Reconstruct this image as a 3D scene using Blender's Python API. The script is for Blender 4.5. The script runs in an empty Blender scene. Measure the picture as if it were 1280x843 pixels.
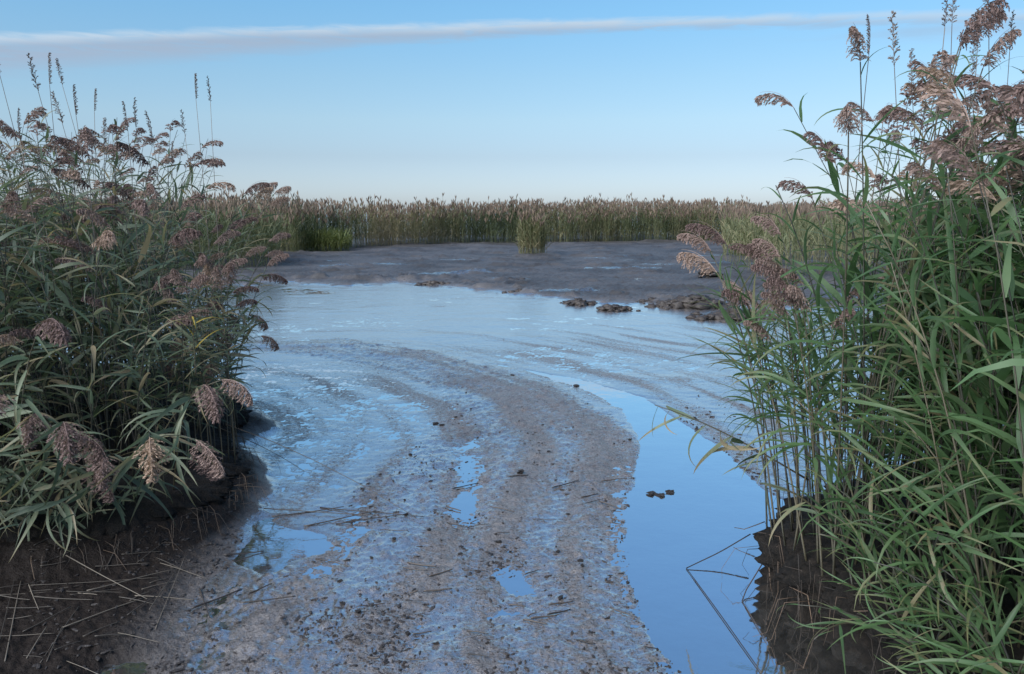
import bpy, math, random
import numpy as np
from mathutils import Matrix, Vector, Euler

rng = np.random.default_rng(7)
random.seed(7)
R = math.radians
SC = bpy.context.scene
COL = SC.collection

# ------------------------------------------------------------------ camera
CAM_H = 1.9
FPX = 1004.0                      # focal length in photograph pixels (1280 wide)
PITCH = math.atan((421.5 - 265.0) / FPX)
cam = bpy.data.objects.new('camera', bpy.data.cameras.new('camera'))
COL.objects.link(cam)
cam.data.sensor_width = 36.0
cam.data.lens = 36.0 * FPX / 1280.0
cam.data.clip_end = 5000
cam.data.clip_start = 0.05
cam.location = (0, 0, CAM_H)
cam.rotation_euler = (math.pi / 2 - PITCH, 0, 0)
SC.camera = cam

def ray(u, v):
    x, y, z = (u - 640) / FPX, (421.5 - v) / FPX, -1.0
    c, s = math.cos(math.pi / 2 - PITCH), math.sin(math.pi / 2 - PITCH)
    return x, y * c - z * s, y * s + z * c

def at(u, v, z=0.0):
    """ground point under a photograph pixel"""
    dx, dy, dz = ray(u, v)
    t = (z - CAM_H) / dz
    return (dx * t, dy * t)

def atd(u, v, d):
    """point at distance d along +Y"""
    dx, dy, dz = ray(u, v)
    t = d / dy
    return Vector((dx * t, d, CAM_H + dz * t))

# ------------------------------------------------------------------ world
SUN_EL, SUN_AZ = 42.0, 222.0       # azimuth clockwise from +Y: behind the camera, a little to one side
world = bpy.data.worlds.new('World')
SC.world = world
world.use_nodes = True
nt = world.node_tree
nt.nodes.clear()

class N:
    """tiny node-graph helper"""
    def __init__(self, tree):
        self.t = tree
    def node(self, kind, **kw):
        n = self.t.nodes.new(kind)
        for k, v in kw.items():
            setattr(n, k, v)
        return n
    def sock(self, inp, val):
        if isinstance(val, bpy.types.NodeSocket):
            self.t.links.new(val, inp)
        elif val is not None:
            inp.default_value = val
    def math(self, op, a, b=None, c=None, clamp=False):
        n = self.node('ShaderNodeMath', operation=op, use_clamp=clamp)
        self.sock(n.inputs[0], a); self.sock(n.inputs[1], b)
        if c is not None: self.sock(n.inputs[2], c)
        return n.outputs[0]
    def maprange(self, v, a, b, c=0.0, d=1.0, smooth=True):
        n = self.node('ShaderNodeMapRange', interpolation_type='SMOOTHSTEP' if smooth else 'LINEAR')
        self.sock(n.inputs[0], v)
        for i, q in enumerate((a, b, c, d)): self.sock(n.inputs[1 + i], q)
        return n.outputs[0]
    def noise(self, vec, scale, detail=4, rough=0.55, dist=0.0):
        n = self.node('ShaderNodeTexNoise')
        if vec is not None: self.t.links.new(vec, n.inputs['Vector'])
        n.inputs['Scale'].default_value = scale
        n.inputs['Detail'].default_value = detail
        n.inputs['Roughness'].default_value = rough
        n.inputs['Distortion'].default_value = dist
        return n.outputs['Fac']
    def ramp(self, fac, stops, interp='LINEAR'):
        n = self.node('ShaderNodeValToRGB')
        n.color_ramp.interpolation = interp
        e = n.color_ramp.elements
        while len(e) < len(stops): e.new(0.5)
        for el, (p, c) in zip(e, stops):
            el.position = p
            el.color = (*c, 1) if len(c) == 3 else c
        self.sock(n.inputs[0], fac)
        return n.outputs[0]
    def mix(self, fac, a, b, mode='MIX'):
        n = self.node('ShaderNodeMix', data_type='RGBA', blend_type=mode)
        self.sock(n.inputs[0], fac)
        for i, q in ((6, a), (7, b)):
            if isinstance(q, tuple) and len(q) == 3: q = (*q, 1)
            self.sock(n.inputs[i], q)
        return n.outputs[2]

g = N(nt)
sky = g.node('ShaderNodeTexSky', sky_type='NISHITA')
sky.sun_disc = False
sky.sun_elevation = R(SUN_EL)
sky.sun_rotation = R(SUN_AZ)
sky.air_density = 1.0; sky.dust_density = 0.6; sky.ozone_density = 1.6; sky.altitude = 0
tc = g.node('ShaderNodeTexCoord')
sep = g.node('ShaderNodeSeparateXYZ')
nt.links.new(tc.outputs['Generated'], sep.inputs[0])
X, Y, Z = sep.outputs
el = g.math('ARCSINE', Z)
az = g.math('ARCTAN2', X, Y)
# evening air: the clear gradient from a pale horizon up to a fuller blue, same all round
tint = g.ramp(g.maprange(el, 0.0, 0.9, smooth=False),
              [(0.0, (0.57, 0.67, 0.95)), (0.027, (0.57, 0.665, 0.93)), (0.073, (0.557, 0.61, 0.757)), (0.12, (0.66, 0.73, 0.79)), (0.172, (0.67, 0.80, 0.84)), (0.26, (0.635, 0.91, 0.975)), (0.5, (0.66, 0.96, 1.12)), (1.0, (0.66, 0.96, 1.12))])
skyc = g.mix(1.0, sky.outputs[0], tint, 'MULTIPLY')
# one long flat streak of cloud low over the horizon
comb = g.node('ShaderNodeCombineXYZ')
g.sock(comb.inputs[0], g.math('MULTIPLY', az, 3.0)); g.sock(comb.inputs[1], g.math('MULTIPLY', el, 26.0))
n1 = g.noise(comb.outputs[0], 1.6, 5, 0.55)
n2 = g.noise(comb.outputs[0], 5.0, 6, 0.6, 0.6)
wob = g.math('MULTIPLY', g.math('SUBTRACT', n1, 0.5), 0.007)
top = g.math('ADD', g.math('MULTIPLY', g.math('COSINE', g.math('SUBTRACT', az, 0.10)), 0.2215), wob)       # upper edge
below = g.math('SUBTRACT', top, el)                                       # >0 under the upper edge
thick = g.maprange(az, -0.62, 0.16, 0.040, 0.015)
up_edge = g.maprange(g.math('MULTIPLY_ADD', g.math('SUBTRACT', n2, 0.5), 0.010, below), -0.003, 0.006)
tatter = g.math('MULTIPLY_ADD', g.math('SUBTRACT', n2, 0.5), 0.022, below)
lo_edge = g.maprange(g.math('DIVIDE', tatter, thick), 0.55, 1.15, 1.0, 0.0)
fade = g.math('MULTIPLY', g.maprange(az, 0.10, 0.50, 1.0, 0.7), g.maprange(az, -1.6, -0.9))
dens = g.math('MULTIPLY', g.math('MULTIPLY', up_edge, lo_edge), g.math('MULTIPLY', fade, 0.97))
dens = g.math('MULTIPLY', dens, g.maprange(n2, 0.28, 0.58, 0.55, 1.0))
# faint second veil further along
b2 = g.math('SUBTRACT', g.math('MULTIPLY', g.math('COSINE', g.math('SUBTRACT', az, 0.3)), 0.194), g.math('SUBTRACT', el, g.math('MULTIPLY', wob, 2.0)))
v2 = g.math('MULTIPLY', g.maprange(b2, -0.006, 0.004), g.maprange(g.math('ADD', b2, g.math('MULTIPLY', g.math('SUBTRACT', n2, 0.5), 0.02)), 0.0, 0.02, 1.0, 0.0))
v2 = g.math('MULTIPLY', v2, g.math('MULTIPLY', g.maprange(az, 0.2, 0.5, 0.0, 0.45), g.maprange(n1, 0.3, 0.6)))
dens = g.math('MAXIMUM', dens, v2)
rim = g.maprange(below, 0.001, 0.014, 1.0, 0.0)
cloudc = g.mix(rim, (2.2, 2.85, 3.75), (3.3, 4.1, 4.9))
skyc = g.mix(dens, skyc, cloudc)
bg = g.node('ShaderNodeBackground')
nt.links.new(skyc, bg.inputs[0])
bg.inputs[1].default_value = 0.085
out = g.node('ShaderNodeOutputWorld')
nt.links.new(bg.outputs[0], out.inputs[0])

sun = bpy.data.objects.new('sun', bpy.data.lights.new('sun', 'SUN'))
COL.objects.link(sun)
sun.data.energy = 3.1
sun.data.angle = R(50)
sun.data.color = (1.0, 0.98, 0.965)
sd = Vector((math.sin(R(SUN_AZ)) * math.cos(R(SUN_EL)), math.cos(R(SUN_AZ)) * math.cos(R(SUN_EL)), math.sin(R(SUN_EL))))
sun.rotation_euler = sd.to_track_quat('Z', 'Y').to_euler()

SC.view_settings.view_transform = 'Standard'
SC.view_settings.look = 'None'
SC.view_settings.gamma = 1.0
SC.view_settings.exposure = 1.0
SC.view_settings.use_curve_mapping = False
SC.render.engine = 'CYCLES'
SC.cycles.use_denoising = True
SC.cycles.max_bounces = 6
SC.cycles.transparent_max_bounces = 8

# ------------------------------------------------------------------ helpers
def mesh_np(name, V, F4=None, F3=None, smooth=True, attrs=None):
    """mesh from numpy arrays of quads and/or triangles; attrs = {name: per-vertex float array}"""
    me = bpy.data.meshes.new(name)
    V = np.asarray(V, dtype=np.float32)
    loops, totals = [], []
    if F4 is not None and len(F4):
        F4 = np.asarray(F4, dtype=np.int32); loops.append(F4.ravel()); totals.append(np.full(len(F4), 4, np.int32))
    if F3 is not None and len(F3):
        F3 = np.asarray(F3, dtype=np.int32); loops.append(F3.ravel()); totals.append(np.full(len(F3), 3, np.int32))
    loops = np.concatenate(loops); totals = np.concatenate(totals)
    me.vertices.add(len(V)); me.vertices.foreach_set('co', V.ravel())
    me.loops.add(len(loops)); me.loops.foreach_set('vertex_index', loops)
    me.polygons.add(len(totals))
    me.polygons.foreach_set('loop_start', np.concatenate([[0], np.cumsum(totals)[:-1]]).astype(np.int32))
    me.polygons.foreach_set('loop_total', totals)
    me.polygons.foreach_set('use_smooth', np.full(len(totals), smooth, dtype=bool))
    for k, a in (attrs or {}).items():
        at_ = me.attributes.new(k, 'FLOAT', 'POINT')
        at_.data.foreach_set('value', np.asarray(a, dtype=np.float32))
    me.update(calc_edges=True)
    me.validate()
    return me

def link(name, me, mat=None, parent=None, **props):
    o = bpy.data.objects.new(name, me)
    COL.objects.link(o)
    if mat is not None and me is not None and not me.materials:
        me.materials.append(mat)
    if parent is not None: o.parent = parent
    for k, v in props.items(): o[k] = v
    return o

class Acc:
    """collects many small pieces into one mesh"""
    def __init__(self): self.V, self.F4, self.F3, self.A, self.B, self.n = [], [], [], [], [], 0
    def add(self, V, F4=None, F3=None, rnd=0.0, kind=0.0):
        V = np.asarray(V, float)
        if F4 is not None and len(F4): self.F4.append(np.asarray(F4) + self.n)
        if F3 is not None and len(F3): self.F3.append(np.asarray(F3) + self.n)
        self.V.append(V); self.n += len(V)
        self.A.append(np.full(len(V), rnd)); self.B.append(np.full(len(V), kind))
    def mesh(self, name, smooth=True):
        return mesh_np(name, np.concatenate(self.V), np.concatenate(self.F4) if self.F4 else None,
                       np.concatenate(self.F3) if self.F3 else None, smooth,
                       {'rnd': np.concatenate(self.A), 'kind': np.concatenate(self.B)})

_P = np.random.default_rng(3).permutation(1024)
_G = np.random.default_rng(4).normal(size=(1024, 2)); _G /= np.linalg.norm(_G, axis=1)[:, None]
def perlin(x, y, s=1.0, seed=0):
    x = np.asarray(x) * s + seed * 17.31; y = np.asarray(y) * s - seed * 9.77
    xi = np.floor(x).astype(np.int64); yi = np.floor(y).astype(np.int64)
    xf = x - xi; yf = y - yi
    u = xf * xf * xf * (xf * (xf * 6 - 15) + 10); w = yf * yf * yf * (yf * (yf * 6 - 15) + 10)
    def gr(i, j, a, b):
        h = _P[(_P[i & 1023] + j) & 1023]
        return _G[h, 0] * a + _G[h, 1] * b
    n00 = gr(xi, yi, xf, yf); n10 = gr(xi + 1, yi, xf - 1, yf)
    n01 = gr(xi, yi + 1, xf, yf - 1); n11 = gr(xi + 1, yi + 1, xf - 1, yf - 1)
    return ((n00 * (1 - u) + n10 * u) * (1 - w) + (n01 * (1 - u) + n11 * u) * w) * 1.5
def fbm(x, y, s, octv=4, seed=0, gain=0.5):
    r = 0; a = 1.0
    for o in range(octv):
        r = r + a * perlin(x, y, s * 2.03 ** o, seed + o * 3); a *= gain
    return r
def sstep(a, b, x):
    t = np.clip((x - a) / (b - a), 0, 1); return t * t * (3 - 2 * t)
def sdf(poly, x, y):
    """signed distance to a polygon, positive inside"""
    P = np.asarray(poly, float); d = np.full(np.shape(x), 1e9); ins = np.zeros(np.shape(x), bool)
    for (ax, ay), (bx, by) in zip(P, np.roll(P, -1, 0)):
        ex, ey = bx - ax, by - ay; L = ex * ex + ey * ey + 1e-12
        t = np.clip(((x - ax) * ex + (y - ay) * ey) / L, 0, 1)
        d = np.minimum(d, (x - ax - t * ex) ** 2 + (y - ay - t * ey) ** 2)
        c = ((ay > y) != (by > y)) & (x < (bx - ax) * (y - ay) / (by - ay + 1e-12) + ax)
        ins ^= c
    d = np.sqrt(d); return np.where(ins, d, -d)
def px(*pts, z=0.0):
    return [at(u, v, z) for u, v in pts]

# ------------------------------------------------------------------ materials
def new_mat(name):
    m = bpy.data.materials.new(name); m.use_nodes = True
    t = m.node_tree; t.nodes.clear()
    g = N(t); o = g.node('ShaderNodeOutputMaterial')
    return m, g, o
def principled(g, **kw):
    b = g.node('ShaderNodeBsdfPrincipled')
    for k, v in kw.items():
        if isinstance(v, tuple) and len(v) == 3: v = (*v, 1)
        g.sock(b.inputs[k.replace('_', ' ')], v)
    return b
def bump(g, h, strength, dist, normal=None):
    b = g.node('ShaderNodeBump'); g.sock(b.inputs['Height'], h)
    b.inputs['Strength'].default_value = strength; b.inputs['Distance'].default_value = dist
    if normal is not None: g.sock(b.inputs['Normal'], normal)
    return b.outputs[0]

def mat_mud():
    m, g, o = new_mat('wet_mud')
    c = g.node('ShaderNodeTexCoord').outputs['Object']
    a = g.node('ShaderNodeAttribute', attribute_name='peat').outputs['Fac']
    h = g.node('ShaderNodeAttribute', attribute_name='dry').outputs['Fac']
    w = g.node('ShaderNodeAttribute', attribute_name='wet').outputs['Fac']
    n1 = g.noise(c, 1.3, 6, 0.6); n2 = g.noise(c, 14, 6, 0.65); n3 = g.noise(c, 75, 5, 0.7); n4 = g.noise(c, 26, 4, 0.7, 0.5)
    base = g.ramp(g.math('MULTIPLY_ADD', n2, 0.6, g.math('MULTIPLY', n1, 0.4)),
                  [(0.25, (0.070, 0.065, 0.066)), (0.5, (0.140, 0.131, 0.131)), (0.75, (0.215, 0.204, 0.203))])
    base = g.mix(g.maprange(n3, 0.50, 0.62, 0.0, 0.85), base, (0.040, 0.032, 0.030))
    base = g.mix(g.maprange(n4, 0.60, 0.72, 0.0, 0.7), base, (0.050, 0.038, 0.034))
    base = g.mix(a, base, g.mix(n2, (0.007, 0.0055, 0.005), (0.027, 0.021, 0.018)))
    dryc = g.mix(g.math('MULTIPLY_ADD', n1, 0.55, g.math('MULTIPLY', n2, 0.45)), (0.020, 0.0195, 0.021), (0.110, 0.104, 0.104))
    dryc = g.mix(g.maprange(g.noise(c, 0.45, 5, 0.6), 0.42, 0.62, 0.0, 0.75), dryc, (0.028, 0.026, 0.025))
    base = g.mix(h, base, dryc)
    rough = g.math('ADD', g.maprange(n2, 0.3, 0.7, 0.18, 0.42), g.math('MULTIPLY', g.math('ADD', h, a), 0.25))
    nrm = bump(g, g.math('ADD', g.math('MULTIPLY', n3, 1.0), g.math('MULTIPLY', n4, 1.5)), 0.75, 0.014)
    b = principled(g, Base_Color=base, Roughness=rough, IOR=1.5, Normal=nrm)
    g.sock(b.inputs['Specular IOR Level'], g.math('SUBTRACT', 0.5, g.math('MULTIPLY', a, 0.4)))
    # film of water: fine ripples, sky sheen
    r1 = g.noise(c, 22, 4, 0.6, 0.4)
    nf = bump(g, g.math('MULTIPLY_ADD', n4, 0.35, r1), 0.10, 0.012)
    gl = g.node('ShaderNodeBsdfGlossy'); gl.inputs['Color'].default_value = (0.98, 0.945, 0.92, 1); gl.inputs['Roughness'].default_value = 0.20
    g.sock(gl.inputs['Normal'], nf)
    fr = g.node('ShaderNodeFresnel'); fr.inputs[0].default_value = 1.8; g.sock(fr.inputs[1], nf)
    nn = g.math('ADD', g.math('MULTIPLY', n4, 0.45), g.math('ADD', g.math('MULTIPLY', n3, 0.40), g.math('MULTIPLY', r1, 0.15)))
    film = g.maprange(g.math('SUBTRACT', g.math('MULTIPLY_ADD', w, 0.52, 0.22), nn), -0.09, 0.09)
    fac = g.math('MULTIPLY', film, g.math('MULTIPLY_ADD', fr.outputs[0], 0.6, 0.47), clamp=True)
    mx = g.node('ShaderNodeMixShader'); g.sock(mx.inputs[0], fac)
    g.t.links.new(b.outputs[0], mx.inputs[1]); g.t.links.new(gl.outputs[0], mx.inputs[2])
    g.t.links.new(mx.outputs[0], o.inputs[0]); return m

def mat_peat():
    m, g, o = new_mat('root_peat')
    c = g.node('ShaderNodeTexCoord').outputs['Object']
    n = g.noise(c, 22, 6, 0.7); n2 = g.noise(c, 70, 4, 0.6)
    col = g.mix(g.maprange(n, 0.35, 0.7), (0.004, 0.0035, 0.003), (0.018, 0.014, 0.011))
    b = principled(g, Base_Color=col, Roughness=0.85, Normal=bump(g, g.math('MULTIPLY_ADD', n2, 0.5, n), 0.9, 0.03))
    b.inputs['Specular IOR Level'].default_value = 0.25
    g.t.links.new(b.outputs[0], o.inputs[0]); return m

def mat_water():
    m, g, o = new_mat('still_water')
    c = g.node('ShaderNodeTexCoord').outputs['Object']
    n1 = g.noise(c, 3.0, 4, 0.5); n2 = g.noise(c, 22, 3, 0.5)
    nrm = bump(g, g.math('MULTIPLY_ADD', n2, 0.12, n1), 0.10, 0.02)
    b = principled(g, Base_Color=(0.055, 0.056, 0.054), Roughness=0.05, IOR=1.33, Normal=nrm)
    gl = g.node('ShaderNodeBsdfGlossy'); gl.inputs['Color'].default_value = (1.0, 1.0, 1.0, 1); gl.inputs['Roughness'].default_value = 0.04
    g.sock(gl.inputs['Normal'], nrm)
    fr = g.node('ShaderNodeFresnel'); fr.inputs[0].default_value = 1.6
    mx = g.node('ShaderNodeMixShader'); g.sock(mx.inputs[0], g.math('MULTIPLY_ADD', fr.outputs[0], 0.22, 0.77))
    g.t.links.new(b.outputs[0], mx.inputs[1]); g.t.links.new(gl.outputs[0], mx.inputs[2])
    g.t.links.new(mx.outputs[0], o.inputs[0]); return m

def plant_mat(name, stops, rough=0.5, trans=0.3, attr=False, tipcol=None):
    m, g, o = new_mat(name)
    if attr: r = g.node('ShaderNodeAttribute', attribute_name='rnd').outputs['Fac']
    else: r = g.node('ShaderNodeObjectInfo').outputs['Random']
    c = g.node('ShaderNodeTexCoord').outputs['Object']
    n = g.noise(c, 9, 3, 0.6)
    col = g.ramp(g.math('ADD', r, g.math('MULTIPLY', g.math('SUBTRACT', n, 0.5), 0.28), clamp=True), stops)
    if tipcol:
        sx = g.node('ShaderNodeSeparateXYZ'); g.t.links.new(c, sx.inputs[0])
        n5 = g.noise(c, 5, 2, 0.5); n6 = g.noise(c, 38, 3, 0.6)
        tipf = g.math('MULTIPLY', g.maprange(g.math('MULTIPLY_ADD', n5, 0.5, sx.outputs[0]), 0.72, 1.10), g.maprange(r, 0.25, 0.75, 0.15, 0.85))
        col = g.mix(tipf, col, tipcol)
        col = g.mix(g.maprange(n6, 0.62, 0.74, 0.0, 0.5), col, g.mix(0.6, col, tipcol))
    b = principled(g, Base_Color=col, Roughness=rough)
    if trans > 0:
        t = g.node('ShaderNodeBsdfTranslucent'); g.sock(t.inputs[0], g.mix(0.5, col, g.mix(1.0, col, (1.2, 1.3, 0.6), 'MULTIPLY')))
        mx = g.node('ShaderNodeMixShader'); mx.inputs[0].default_value = trans
        g.t.links.new(b.outputs[0], mx.inputs[1]); g.t.links.new(t.outputs[0], mx.inputs[2])
        g.t.links.new(mx.outputs[0], o.inputs[0])
    else: g.t.links.new(b.outputs[0], o.inputs[0])
    return m

GREY_GREEN = [(0.0, (0.054, 0.080, 0.052)), (0.35, (0.090, 0.124, 0.080)), (0.62, (0.125, 0.163, 0.102)), (0.80, (0.16, 0.172, 0.105)), (0.91, (0.22, 0.180, 0.110))]
FRESH = [(0.0, (0.040, 0.080, 0.034)), (0.35, (0.068, 0.130, 0.052)), (0.65, (0.088, 0.158, 0.070)), (0.90, (0.115, 0.175, 0.085)), (0.97, (0.20, 0.175, 0.10))]
PLUME = [(0.0, (0.13, 0.085, 0.078)), (0.4, (0.20, 0.137, 0.122)), (0.8, (0.26, 0.187, 0.160)), (1.0, (0.32, 0.225, 0.165))]
STEM = [(0.0, (0.014, 0.015, 0.010)), (0.5, (0.028, 0.028, 0.018)), (1.0, (0.075, 0.064, 0.038))]
STRAW = [(0.0, (0.045, 0.037, 0.03)), (0.6, (0.09, 0.074, 0.058)), (1.0, (0.19, 0.16, 0.125))]
M = dict(
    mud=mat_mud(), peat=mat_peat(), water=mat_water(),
    leaf_l=plant_mat('grey_green_leaf', GREY_GREEN, 0.5, 0.4, False, (0.20, 0.155, 0.085)),
    leaf_r=plant_mat('fresh_leaf', FRESH, 0.5, 0.5, False, (0.16, 0.150, 0.075)),
    leaf_la=plant_mat('grey_green_leaf_mass', GREY_GREEN, 0.5, 0.4, True),
    leaf_ra=plant_mat('fresh_leaf_mass', FRESH, 0.45, 0.45, True),
    plume=plant_mat('plume', PLUME, 0.8, 0.25), plume_a=plant_mat('plume_mass', PLUME, 0.8, 0.25, True),
    old_plume=plant_mat('old_plume', [(0, (0.07, 0.05, 0.045)), (1, (0.13, 0.10, 0.085))], 0.85, 0.15),
    stem=plant_mat('stem', STEM, 0.5, 0.0), stem_a=plant_mat('stem_mass', STEM, 0.5, 0.0, True),
    straw=plant_mat('straw', [(p, tuple(.8 * q for q in c)) for p, c in STRAW], 0.6, 0.0), dark_twig=plant_mat('dark_twig', [(0, (0.015, 0.012, 0.011)), (1, (0.06, 0.047, 0.04))], 0.5, 0.0),
    yellow=plant_mat('yellowed_leaf', [(0, (0.30, 0.22, 0.03)), (1, (0.36, 0.27, 0.05))], 0.5, 0.3),
)

# ------------------------------------------------------------------ ground
BANK_L = px((-150, 730), (60, 722), (150, 705), (235, 676), (288, 648), (312, 612), (300, 585), (285, 560), z=0.0) + [(-2.25, 6.9), (-3.3, 8.6), (-6.5, 9.5), (-7.0, 6.0)]
BANK_R = [(1.62, 2.0), (1.54, 2.7), (1.45, 3.2), (1.29, 3.55), (1.27, 3.95), (1.50, 4.3), (2.0, 4.7), (3.0, 5.2), (4.5, 6.0), (6.0, 7.0), (8.0, 6.0), (7.0, 3.0), (3.6, 2.0)]
CHANNEL = px((600, 453), (660, 464), (730, 486), (782, 512), (806, 552), (797, 605), (786, 650), (790, 700), (804, 760), (836, 812), (862, 850), (905, 960), (1250, 960), (1150, 800),
             (1090, 720), (990, 640), (945, 608), (905, 566), (850, 530), (800, 497), (720, 474))
BAR = px((250, 431), (330, 428), (430, 424), (530, 440), (610, 459), (690, 484), (745, 510), (787, 543), (800, 573), (790, 610), (780, 650), (787, 700), (800, 760), (832, 812), (858, 850), (905, 960),
         (230, 960), (230, 800), (255, 745), (320, 728), (410, 700), (440, 655), (440, 615), (500, 575), (560, 530), (560, 490), (470, 455), (330, 440), (250, 437))
POND = px((280, 447), (440, 452), (530, 488), (552, 525), (500, 570), (430, 605), (350, 640), (300, 625), (270, 560))
POOLS = [(px((318, 650), (400, 668), (405, 692), (340, 712), (305, 700)), -0.022, 0.06),
         (px((553, 560), (600, 548), (612, 640), (592, 662), (562, 632)), -0.004, 0.2),
         (px((592, 690), (640, 688), (668, 742), (640, 790), (555, 790), (600, 742)), -0.003, 0.22)]
OUTER = px((200, 434), (330, 432), (430, 431), (530, 447), (605, 468), (680, 494), (728, 522), (765, 560), (772, 640), (778, 720), (800, 800), (850, 880))
FAR_MUD = px((-200, 372), (260, 360), (350, 351), (430, 357), (505, 351), (600, 361), (700, 372), (760, 378), (840, 381), (900, 378), (960, 384), (1300, 390)) + [(60, 70), (-60, 70)]
FAR_PUDDLES = [px((762, 349), (800, 347), (826, 349), (800, 351.5)), px((845, 345), (880, 343), (880, 346)), px((700, 337), (730, 336), (730, 338)), px((500, 326), (525, 325), (527, 329), (505, 330)),
               px((640, 334), (668, 332), (665, 336)), px((420, 338), (470, 336), (480, 338), (430, 341))]
PATCH_R = px((740, 466), (960, 470), (1000, 560), (985, 600), (955, 645), (938, 603), (893, 556), (840, 525), (795, 492))
LEFT_SHORE = px((-300, 600), (200, 590), (285, 560), (318, 612), (318, 650), (280, 710), (258, 745), (232, 800), (225, 960), (-300, 960))

def fields(x, y):
    d = np.hypot(x, y)
    L = np.full(x.shape, 0.0028) + 0.004 * fbm(x, y, 0.35, 3, 1)
    jit = 0.05 * fbm(x, y, 2.2, 4, 5)
    # soft streaks of slightly higher silt across the wet flats
    L += 0.0055 * sstep(0.15, 0.7, fbm(x * 0.45, y * 0.9, 0.8, 3, 9)) * sstep(8, 11, y)
    s = sdf(BAR, x, y) + jit * 2.0 + 0.16 * fbm(x * 2.2, y * 0.55, 0.9, 3, 6)
    L = L + (0.020 - L) * sstep(-0.08, 0.50, s)
    s = sdf(POND, x, y) + jit * 4
    L = L + (0.001 - L) * sstep(-0.25, 0.4, s)
    for P, lev, soft in POOLS:
        s = sdf(P, x, y) + jit * 1.5
        L = L + (lev - L) * sstep(-soft, soft, s)
    s = sdf(PATCH_R, x, y) + jit * 2
    L = L + (0.009 - L) * sstep(-0.1, 0.25, s)
    s = sdf(CHANNEL, x, y) + jit * 0.6
    ch = sstep(-0.05, 0.09, s)
    # the bar has a crest along its outer curve
    P_ = np.asarray(OUTER); dd = np.full(x.shape, 1e9)
    for (ax, ay), (bx, by) in zip(P_[:-1], P_[1:]):
        ex, ey = bx - ax, by - ay; t = np.clip(((x - ax) * ex + (y - ay) * ey) / (ex * ex + ey * ey), 0, 1)
        dd = np.minimum(dd, np.hypot(x - ax - t * ex, y - ay - t * ey))
    L = L + 0.009 * np.exp(-((dd + jit * 3) / (0.10 + 0.03 * y)) ** 2) * (1 - ch) * sstep(6.0, 7.5, y)
    # shallow where the channel starts, deep towards the camera
    L = L + ((-0.012 - 0.075 * sstep(9.0, 6.0, y)) - L) * ch
    far = sstep(-0.5, 0.6, sdf(FAR_MUD, x, y) + 9 * jit)
    L = L + (0.055 + 0.02 * fbm(x, y, 0.25, 3, 12) - L) * far
    for P in FAR_PUDDLES:
        L = L + (-0.03 - L) * sstep(-0.10, 0.15, sdf(P, x, y) + jit * 2)
    left = sstep(-0.15, 0.35, sdf(LEFT_SHORE, x, y) + jit)
    L = L + (0.035 + 0.05 * sstep(-1.4, -3.0, x) - L) * left
    pool = sstep(0.0, 0.2, sdf(px((70, 830), (150, 812), (215, 815), (225, 870), (60, 900)), x, y) + jit)
    L = L - 0.075 * pool * left
    bk = np.maximum(sstep(-0.22, 0.05, sdf(BANK_L, x, y) + jit), sstep(-0.02, 0.08, sdf(BANK_R, x, y)))
    L = L + bk * 0.09
    return L, far, left, bk, ch, dd

def ground_height(x, y):
    x = np.atleast_1d(np.asarray(x, float)); y = np.atleast_1d(np.asarray(y, float))
    L, far, left, bk, ch, dd = fields(x, y)
    bar = sstep(-0.10, 0.04, sdf(BAR, x, y) + 0.06 * fbm(x, y, 2.2, 3, 5)) * (1 - sstep(-0.2, 0.4, sdf(POND, x, y)))
    amp = 0.0036 + 0.008 * bar + 0.030 * far + 0.012 * left
    n = 0.55 * fbm(x, y, 3.2, 3, 21) + 0.75 * (0.35 - np.abs(fbm(x, y, 9.0, 3, 31))) + 0.5 * fbm(x, y, 24.0, 3, 41, 0.65)
    # tide ripples crossing the flats
    rp = np.sin(2 * math.pi * (y * 4.2 + 0.7 * x + 1.1 * fbm(x, y, 0.9, 3, 51))) * (0.5 + 0.5 * fbm(x, y, 1.3, 2, 55))
    h = L + amp * n + 0.0014 * rp * (1 - far) * (1 - left)
    # pocked, trodden bits on the bar, furrows along it
    h += 0.016 * sstep(0.35, 0.9, fbm(x, y, 7.5, 3, 61)) * bar * sstep(0.1, 0.5, fbm(x, y, 0.9, 2, 63) + 0.25)
    h += 0.0075 * bar * np.sin(2 * math.pi * (dd * 1.7 + 0.25 * fbm(x, y, 0.6, 3, 65))) * (0.6 + 0.6 * fbm(x, y, 0.5, 2, 66))
    rim = far * (1 - sstep(0.6, 3.0, sdf(FAR_MUD, x, y)))
    h += rim * 0.09 * sstep(0.2, 0.8, fbm(x, y, 1.4, 4, 71)) + 0.11 * far * sstep(0.2, 0.9, fbm(x * 0.6, y, 0.7, 5, 77))
    wet = (1 - sstep(-0.002, 0.046, h + 0.014 * fbm(x, y, 1.1, 3, 81))) * (1 - far) * (1 - 0.95 * left)
    streak = fbm(dd * 3.2 + 0.3 * fbm(x, y, 0.7, 2, 92), 0.22 * (y - x), 1.0, 4, 93)
    wet = np.minimum(wet, 0.66 + 0.30 * streak + 0.25 * sstep(11, 15, y))
    wet = wet * (1 - bar * (1 - ch)) + bar * (1 - ch) * (0.455 + 0.07 * sstep(0.3, -1.2, x) - 4.5 * np.clip(h - 0.02, -0.04, 0.04) + 0.08 * fbm(x, y, 0.8, 3, 85) + 0.22 * streak) * (1 - 0.95 * left)
    wet = np.maximum(wet, 0.58 * far * sstep(0.1, 0.8, fbm(x * 0.35, y, 0.6, 5, 83)) * (1 - sstep(34, 40, y)))
    return h, far, left, bk, wet

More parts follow.
